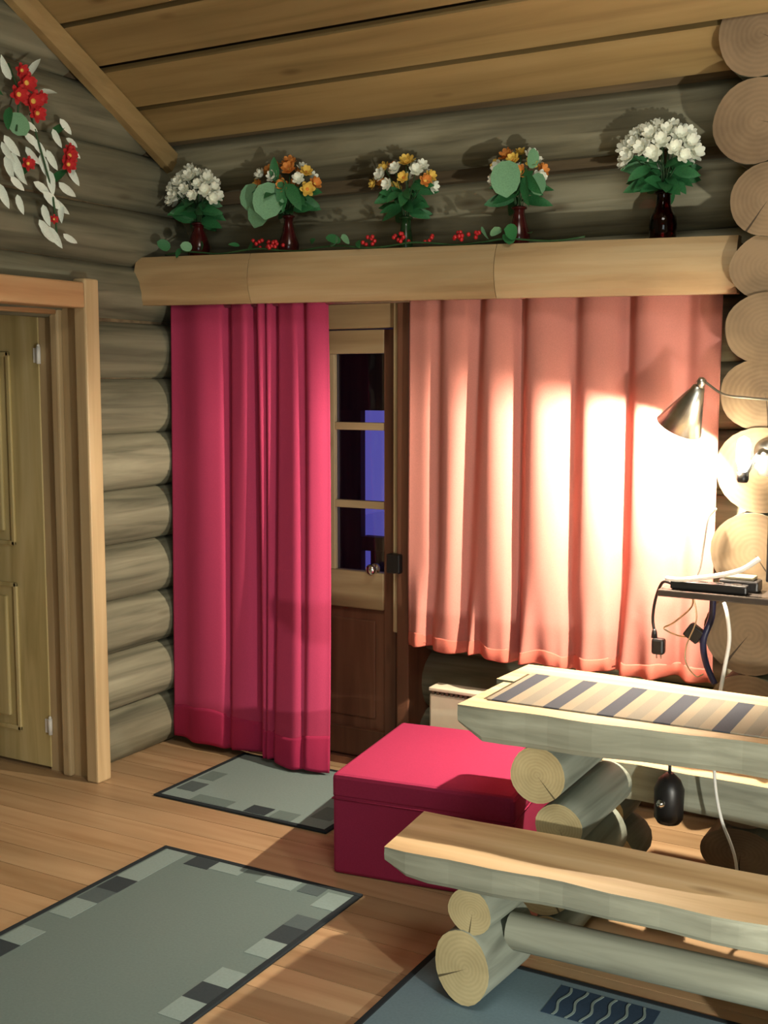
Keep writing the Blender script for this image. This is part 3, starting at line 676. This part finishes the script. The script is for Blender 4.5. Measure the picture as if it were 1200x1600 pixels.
# ================================================================== LOG TABLE AND BENCH
def plank(x0, x1, yf, yb_, zt, th, rng, skew=0.0, n=26, taper=.06):
    """live-edge half log: flat top, rounded grey underside; material 0 top, 1 side, 2 end"""
    mb = MB(); m = 12; vs = []
    ph = [rng.uniform(0, 6) for _ in range(4)]
    for i in range(n + 1):
        t = i / n; x = x0 + (x1 - x0) * t
        e = min(1, (x - x0) / taper + .0); k = .55 + .45 * math.sqrt(max(0, min(1, e)))
        a = yf(x) + .006 * math.sin(x * 9 + ph[0]) + .004 * math.sin(x * 23 + ph[1]); b = yb_(x) + .006 * math.sin(x * 8 + ph[2])
        w_ = b - a; d = th * k * (1 + .06 * math.sin(x * 6 + ph[3]))
        prof = [(0, 0), (.006, -.10), (.0, -.45), (.006, -.80), (.035, -.95), (.14, -1.0), (.86, -1.0), (.965, -.95), (.994, -.80), (1, -.45), (.994, -.10), (1, 0)]
        for u, z in prof:
            vs.append((x + skew * (u - .0) + .01 * math.sin(ph[1] + u * 7) * (i == 0), a + w_ * u, zt + z * d))
    for i in range(n):
        for k in range(m):
            f = (i * m + k, (i + 1) * m + k, (i + 1) * m + (k + 1) % m, i * m + (k + 1) % m)
            mb.add([vs[j] for j in f], [(0, 1, 2, 3)], 0 if k == m - 1 else 1, False)
    mb.add(vs[:m], [tuple(range(m))], 2); mb.add(vs[-m:], [tuple(reversed(range(m)))], 2)
    # weld
    key = {}; nv = []; mp = []
    for v in mb.v:
        kk = tuple(round(c, 5) for c in v)
        if kk not in key: key[kk] = len(nv); nv.append(v)
        mp.append(key[kk])
    mb.v = nv; mb.f = [tuple(mp[i] for i in f) for f in mb.f]
    return mb
rt_ = random.Random(21)
PL = [M['bench_top'], M['bench_side'], M['bench_side']]
LG = [M['leg_side'], M['cream_end']]
tb = thing('log_table', 'rustic table of thick split-log planks on stacked log legs', 'table', (-.6, 3.27, 0))
yfr = lambda x: 2.992 + .060 * min(x + 1.44, 1.0); ybk = lambda x: 3.556 - .040 * min(x + 1.45, 1.0)
plank(-1.442, .28, yfr, lambda x: 3.305, .72, .103, rt_, .015).build('tabletop_plank', PL, tb)
plank(-1.462, .30, lambda x: 3.318, ybk, .72, .10, rt_, .012).build('tabletop_plank', PL, tb)
for sx in (-1.2, .0):
    for dx, z, r_, y0, y1 in ((-.012, .535, .083, 3.03, 3.50), (.05, .385, .070, 3.05, 3.50), (.0, .215, .100, 3.05, 3.52), (.02, .057, .058, 3.05, 3.50)):
        log((sx + dx, y0, z), (sx + dx, y1, z), r_, r_, rt_, 24, .15, .003, .04).build('leg_log', LG, tb)
log((-1.1, 3.27, .20), (-.1, 3.27, .20), .05, .05, rt_, 16).build('stretcher', [M['bench_side'], M['cream_end']], tb)

bn = thing('log_bench', 'low split-log bench on stacked log legs in front of the table', 'bench', (-.8, 2.76, 0))
plank(-1.475, .12, lambda x: 2.618 + .028 * (x + 1.46), lambda x: 2.902 + .032 * (x + 1.46),   .42, .079, rt_, -.035, 26, .10).build('seat_plank', PL, bn)
for sx in (-1.245, -.30):
    log((sx, 2.655, .276), (sx + .02, 2.90, .276), .063, .063, rt_, 24, .12, .003, .05).build('leg_log', LG, bn)
    log((sx - .022, 2.650, .118), (sx, 2.92, .118), .080, .1035, rt_, 24, .12, .003, .05).build('leg_log', LG, bn)
log((-1.19, 2.80, .178), (-.33, 2.82, .186), .048, .050, rt_, 18, .12, .003, .04).build('stretcher', [M['bench_side'], M['cream_end']], bn)

fb = thing('log_bench', 'log bench in the dark behind the table, against the log ends', 'bench', (-.5, 3.7, 0))
plank(-1.33, .15, lambda x: 3.565, lambda x: 3.84, .43, .135, rt_, .02, 18, .08).build('seat_plank', PL, fb)
for sx in (-1.2, -.05):
    log((sx, 3.62, .233), (sx, 3.83, .233), .06, .062, rt_, 18, .12, .003, .05).build('leg_log', LG, fb)
    log((sx, 3.63, .087), (sx, 3.84, .087), .09, .086, rt_, 18, .12, .003, .05).build('leg_log', LG, fb)

# striped runner on the table
rn = thing('table_runner', 'blue grey and beige striped cloth runner lying on the log table', 'table runner', (-.6, 3.24, .72))
mb = MB(); x = -1.392; i = 0
pat = [(.030, 1), (.050, 2), (.034, 0), (.040, 1), (.034, 0)]
pat = [(.048, 2), (.036, 0), (.040, 1), (.036, 0)]
x = -1.395; ws = [(.016, 0)]
for _ in range(11): ws += pat
for w_, mi in ws:
    x2 = x + w_
    yf0, yf1 = 3.082 + .02 * (x + 1.38), 3.082 + .02 * (x2 + 1.38); yb0, yb1 = 3.43 - .035 * (x + 1.38), 3.43 - .035 * (x2 + 1.38)
    mb.add([(x, yf0, .7205), (x2, yf1, .7205), (x2, yb1, .7205), (x, yb0, .7205), (x, yf0, .7245), (x2, yf1, .7245), (x2, yb1, .7245), (x, yb0, .7245)],
           [(3, 2, 1, 0), (4, 5, 6, 7), (0, 1, 5, 4), (1, 2, 6, 5), (2, 3, 7, 6), (3, 0, 4, 7)], mi)
    x = x2
mb.build('runner_cloth', [M['run_beige'], M['run_grey'], M['run_blue']], rn)
fr = MB()
for k in range(34):
    yy = 3.09 + k * .01; fr.tube([(-1.393, yy, .7225), (-1.402, yy + .001, .7215), (-1.408, yy, .7212)], .0012, 4)
fr.build('fringe', M['run_beige'], rn, 'stuff')

# ================================================================== RUGS
def rug(name, label, x0, x1, y0, y1, edge, field, patches, bw=.022, extra=None):
    root = thing(name, label, 'rug', ((x0 + x1) / 2, (y0 + y1) / 2, 0))
    MB().box(x0 + bw, x1 - bw, y0 + bw, y1 - bw, .0005, .008, 0).build('pile', field, root)
    b = MB().box(x0, x1, y0, y0 + bw, .0005, .0095, 0, .003).box(x0, x1, y1 - bw, y1, .0005, .0095, 0, .003).box(x0, x0 + bw, y0 + bw, y1 - bw, .0005, .0095, 0, .003).box(x1 - bw, x1, y0 + bw, y1 - bw, .0005, .0095, 0, .003)
    b.build('border', edge, root)
    for a0, a1, c0, c1, m_ in patches:
        MB().box(a0, a1, c0, c1, .006, .0092).build('patch', m_, root)
    if extra: extra(root)
    return root
RL, RM_, RD = M['rug_light'], M['rug_mid'], M['rug_dark']
P1 = []
def side(xa, xb, seq, ytop):
    yy = ytop
    for ln, m_ in seq:
        if m_: P1.append((xa, xb, yy - ln, yy, m_))
        yy -= ln
side(-2.63, -2.54, [(.10, RL), (.16, RL), (.10, RD), (.09, RM_), (.12, RL), (.10, None), (.1, RL), (.1, RD), (.14, RL), (.1, RM_), (.12, None), (.1, RD), (.12, RL)], 3.092)
side(-1.945, -1.855, [(.02, None), (.11, RL), (.07, None), (.08, RM_), (.10, RD), (.10, RL), (.10, None), (.09, RL), (.09, RD), (.10, RL), (.12, None), (.1, RD), (.12, RL)], 3.092)
P1 += [(-2.50, -2.40, 3.02, 3.092, RD), (-2.40, -2.28, 3.03, 3.092, RL), (-2.20, -2.06, 3.02, 3.092, RL), (-2.04, -1.96, 3.03, 3.092, RM_)]
rug('floor_rug', 'large grey rug with dark edge and patchwork border, nearest the camera on the left', -2.66, -1.84, 1.15, 3.117, M['rug_edge'], M['rug_field'], P1)
rug('door_mat_rug', 'grey rug partly under the red curtain in front of the glazed door', -3.045, -2.225, 3.50, 4.11, M['rug_edge'], M['rug_light'],
    [(-3.01, -2.92, 3.60, 3.70, RM_), (-3.01, -2.93, 3.74, 3.84, M['rug_field']), (-2.62, -2.52, 3.525, 3.60, RD), (-2.50, -2.40, 3.525, 3.60, M['rug_field']), (-2.36, -2.27, 3.6, 3.72, M['rug_field']), (-2.88, -2.70, 3.525, 3.59, M['rug_field'])])
def waves(root):
    for k in range(6):
        x = -1.045 + k * .042; n = 22; vs = []; 
        for i in range(n + 1):
            t = i / n; yy = 2.885 - t * .15; xx = x + .006 * math.sin(t * 9 + k)
            for dx, zz in ((-.0035, .0085), (.0035, .0085), (.0035, .0108), (-.0035, .0108)): vs.append((xx + dx, yy, zz))
        MB().add(vs, [(i * 4 + j, i * 4 + (j + 1) % 4, i * 4 + 4 + (j + 1) % 4, i * 4 + 4 + j) for i in range(n) for j in range(4)] + [(0, 1, 2, 3), (n * 4 + 3, n * 4 + 2, n * 4 + 1, n * 4)]).build('wavy_line', M['rug_light'], root)
rug('bench_rug', 'blue grey rug with a navy wavy-lined block lying under the log bench', -1.472, -.25, 1.3, 2.935, M['rug_edge'], M['rug_blue'], [(-1.075, -.80, 2.735, 2.89, M['rug_navy'])], .02, waves)

# ================================================================== HEATER
he = thing('panel_heater', 'cream electric panel heater low on the wall under the salmon curtain', 'heater', (-1.7, 4.09, .1))
MB().box(-2.085, -1.335, 4.05, 4.13, .10, .42, 0, .008).build('body', M['cream_metal'], he)
MB().box(-2.085, -1.335, 4.045, 4.13, .432, .448, 0, .004).build('top_cap', M['cream_metal'], he)
mb = MB()
for k in range(36): mb.box(-2.075 + k * .0205, -2.063 + k * .0205, 4.052, 4.125, .419, .433)
mb.build('grille', M['grille'], he)
MB().box(-2.0, -1.97, 4.10, 4.165, .0, .11).box(-1.45, -1.42, 4.10, 4.165, .0, .11).build('foot', M['cream_metal'], he)

# ================================================================== WALL LAMP
la = thing('wall_lamp', 'steel wall lamp with a cone shade and a bare glowing bulb on the log ends', 'lamp', (-.77, 3.84, 1.42))
ax = Vector((-.46, .20, -.87)).normalized()
apex = Vector((-.982, 3.80, 1.640)); H_ = .155; Rr = .078
rimc = apex + ax * H_
prof = [(.016, 0), (.020, .004), (.024, .018), (Rr, H_), (Rr - .003, H_ + .001), (.021, .021), (.001, .018)]
MB().lathe(apex, prof, 40, ax, cap=False).lathe(apex - ax * .03, [(.004, 0), (.013, .004), (.016, .03)], 20, ax).build('cone_shade', M['brushed'], la)
bulbp = apex + ax * (H_ - .035)
MB().lathe(bulbp - ax * .09, [(.012, 0), (.012, .03), (.018, .045), (.022, .06), (.019, .075), (.010, .083), (.0005, .085)], 16, ax).build('cone_bulb', M['bulb'], la)
l1 = point('cone_lamp_light', tuple(bulbp + ax * .002), 200, (1.0, .84, .64), .012); l1.parent = la; l1.location = Vector(l1.location) - Vector(la.location)
MB().tube(smooth_path([tuple(apex - ax * .025), (-.95, 3.79, 1.645), (-.90, 3.80, 1.612), (-.83, 3.81, 1.603), (-.74, 3.82, 1.592), (-.70, 3.84, 1.56)], 5), .0042, 8).build('arm', M['dark_metal'], la)
MB().lathe((-.775, 3.885, 1.43), [(.045, 0), (.045, .012), (.03, .02), (.018, .03), (.0005, .03)], 24, (0, -1, 0)).build('base_plate', M['brushed'], la)
MB().tube(smooth_path([(-.775, 3.86, 1.43), (-.785, 3.80, 1.435), (-.815, 3.765, 1.37), (-.826, 3.765, 1.36)], 5), .007, 8).build('bracket', M['brushed'], la)
MB().tube([(-.70, 3.84, 1.56), (-.73, 3.85, 1.47), (-.775, 3.865, 1.43)], .006, 8).build('bracket', M['brass'], la)
MB().lathe((-.828, 3.765, 1.335), [(.0005, 0), (.015, .002), (.019, .012), (.019, .036)], 20).build('bulb_holder', M['black'], la)
MB().lathe((-.828, 3.765, 1.36), [(.012, .01), (.015, .025), (.021, .045), (.022, .095), (.016, .115), (.0005, .124)], 18).build('bare_bulb', M['bulb'], la)
l2 = point('bare_bulb_light', (-.86, 3.745, 1.405), 8, (1.0, .82, .56), .02); l2.parent = la; l2.location = Vector(l2.location) - Vector(la.location)
cupm = MB().lathe((-.755, 3.80, 1.405), [(.0005, -.05), (.030, -.045), (.044, -.02), (.046, .015), (.042, .02)], 22).build('glass_cup', M['white_pl'], la)

# ================================================================== WALL SHELF WITH CABLES
ws_ = thing('wall_shelf', 'narrow dark shelf fixed to the log ends below the lamp', 'shelf', (-.8, 3.79, .955))
MB().box(-1.078, -.42, 3.72, 3.875, .957, .980, 0, .004).build('board', M['shelf'], ws_)
MB().box(-.60, -.58, 3.74, 3.875, .86, .957, 0, .004).build('bracket', M['black'], ws_)
ps = thing('power_strip', 'black power strip lying along the front of the dark shelf', 'power strip', (-.95, 3.76, .981))
MB().box(-1.045, -.80, 3.745, 3.79, .981, 1.008, 0, .005).build('strip_body', M['black'], ps)
for k in range(4):
    MB().lathe((-1.0 + k * .055, 3.767, 1.0075), [(.017, 0), (.017, .002), (.013, .002), (.012, .0005), (.0005, .0005)], 16).build('socket', M['shelf'], ps)
rt2 = thing('black_box', 'low black device box on the dark shelf beside the power strip', 'device', (-.83, 3.82, .981))
MB().box(-.90, -.775, 3.795, 3.865, .981, 1.018, 0, .006).build('case', M['black'], rt2)
MB().box(-.885, -.79, 3.80, 3.86, 1.018, 1.03, 0, .004).build('lid', M['grille'], rt2)
sc_ = thing('small_screen', 'upright black screen edge at the right end of the dark shelf', 'screen', (-.6, 3.80, .981))
MB().box(-.752, -.45, 3.79, 3.815, 1.02, 1.24, 0, .005).build('panel', M['black'], sc_)
MB().box(-.65, -.55, 3.77, 3.84, .981, .992, 0, .003).box(-.61, -.59, 3.80, 3.81, .99, 1.03).build('stand', M['black'], sc_)
def cable(name, label, pts, r, mat, parts=None):
    o = thing(name, label, 'cable', pts[0])
    MB().tube(smooth_path(pts, 6), r, 8).build('cord', mat, o)
    if parts: parts(o)
    return o
cable('white_cable', 'white cable lying over the power strip on the shelf', [(-1.06, 3.755, 1.012), (-1.0, 3.74, 1.016), (-.90, 3.745, 1.035), (-.82, 3.745, 1.06), (-.765, 3.755, 1.10)], .008, M['white_pl'])
def plug(o):
    MB().box(-1.128, -1.085, 3.83, 3.865, .735, .79, 0, .008).lathe((-1.122, 3.848, .79), [(.011, 0), (.009, .02), (.006, .03)], 10).build('plug', M['black'], o)
    for dx in (-1.113, -1.098): MB().lathe((dx, 3.848, .72), [(.0025, 0), (.0025, .018)], 8).build('pin', M['chrome'], o)
cable('plug_cable', 'dark cable looping off the shelf end with a black plug hanging', [(-1.05, 3.78, .993), (-1.085, 3.80, .99), (-1.115, 3.83, .93), (-1.128, 3.845, .86), (-1.122, 3.848, .81)], .005, M['black'], plug)
cable('navy_cable', 'thick navy blue cable hanging straight down below the shelf', [(-.925, 3.83, .955), (-.93, 3.84, .88), (-.952, 3.83, .80), (-.945, 3.85, .72), (-.915, 3.85, .655)], .011, M['navy'])
cable('hanging_white_cable', 'white cable hanging down across the log ends below the shelf', [(-.862, 3.72, .955), (-.845, 3.70, .91), (-.838, 3.70, .84), (-.85, 3.70, .75), (-.862, 3.70, .66)], .0065, M['white_pl'])
def adapter(o):
    MB().obox((-.985, 3.84, .822), (.055, .035, .05), Matrix.Rotation(.6, 3, 'Y'), 0, .005).build('adapter', M['black'], o)
cable('adapter_cable', 'thin looped cable with a black adapter block below the shelf', [(-.985, 3.80, .955), (-.995, 3.83, .91), (-1.055, 3.845, .85), (-1.09, 3.85, .825), (-1.04, 3.85, .805), (-.985, 3.845, .805), (-.955, 3.84, .78)], .003, M['brass'], adapter)
cable('thin_brown_cable', 'thin brown cable in a drooping curve beside the navy cable', [(-.975, 3.775, .955), (-.965, 3.785, .88), (-.995, 3.785, .79), (-.995, 3.785, .73), (-.962, 3.785, .69), (-.938, 3.785, .70)], .0025, M['brass'])
cable('lamp_cord', 'thin cord dropping from the lamp to the dark shelf', [(-.93, 3.865, 1.24), (-.955, 3.86, 1.20), (-.962, 3.84, 1.12), (-.968, 3.80, 1.03), (-1.01, 3.79, 1.012)], .0028, M['brushed'])
# things in the dark below the table
cable('table_cable', 'white cable hanging in the dark gap under the table', [(-.822, 3.45, .622), (-.815, 3.45, .52), (-.806, 3.45, .43), (-.785, 3.45, .34), (-.74, 3.45, .22), (-.72, 3.44, .012)], .005, M['white_pl'])
sk = thing('hanging_socket', 'black socket box with a shiny cap hanging in the dark under the table', 'socket', (-.95, 3.46, .62))
MB().tube(smooth_path([(-.955, 3.47, .622), (-.952, 3.465, .55), (-.95, 3.46, .46)], 4), .005, 8).build('cord', M['black'], sk)
MB().lathe((-.95, 3.46, .30), [(.0005, 0), (.034, .004), (.044, .02), (.046, .11), (.034, .14), (.012, .16)], 20).build('case', M['black'], sk)
MB().lathe((-.962, 3.418, .375), [(.013, 0), (.013, .008), (.0005, .014)], 14, (0, -1, 0)).build('cap', M['chrome'], sk)
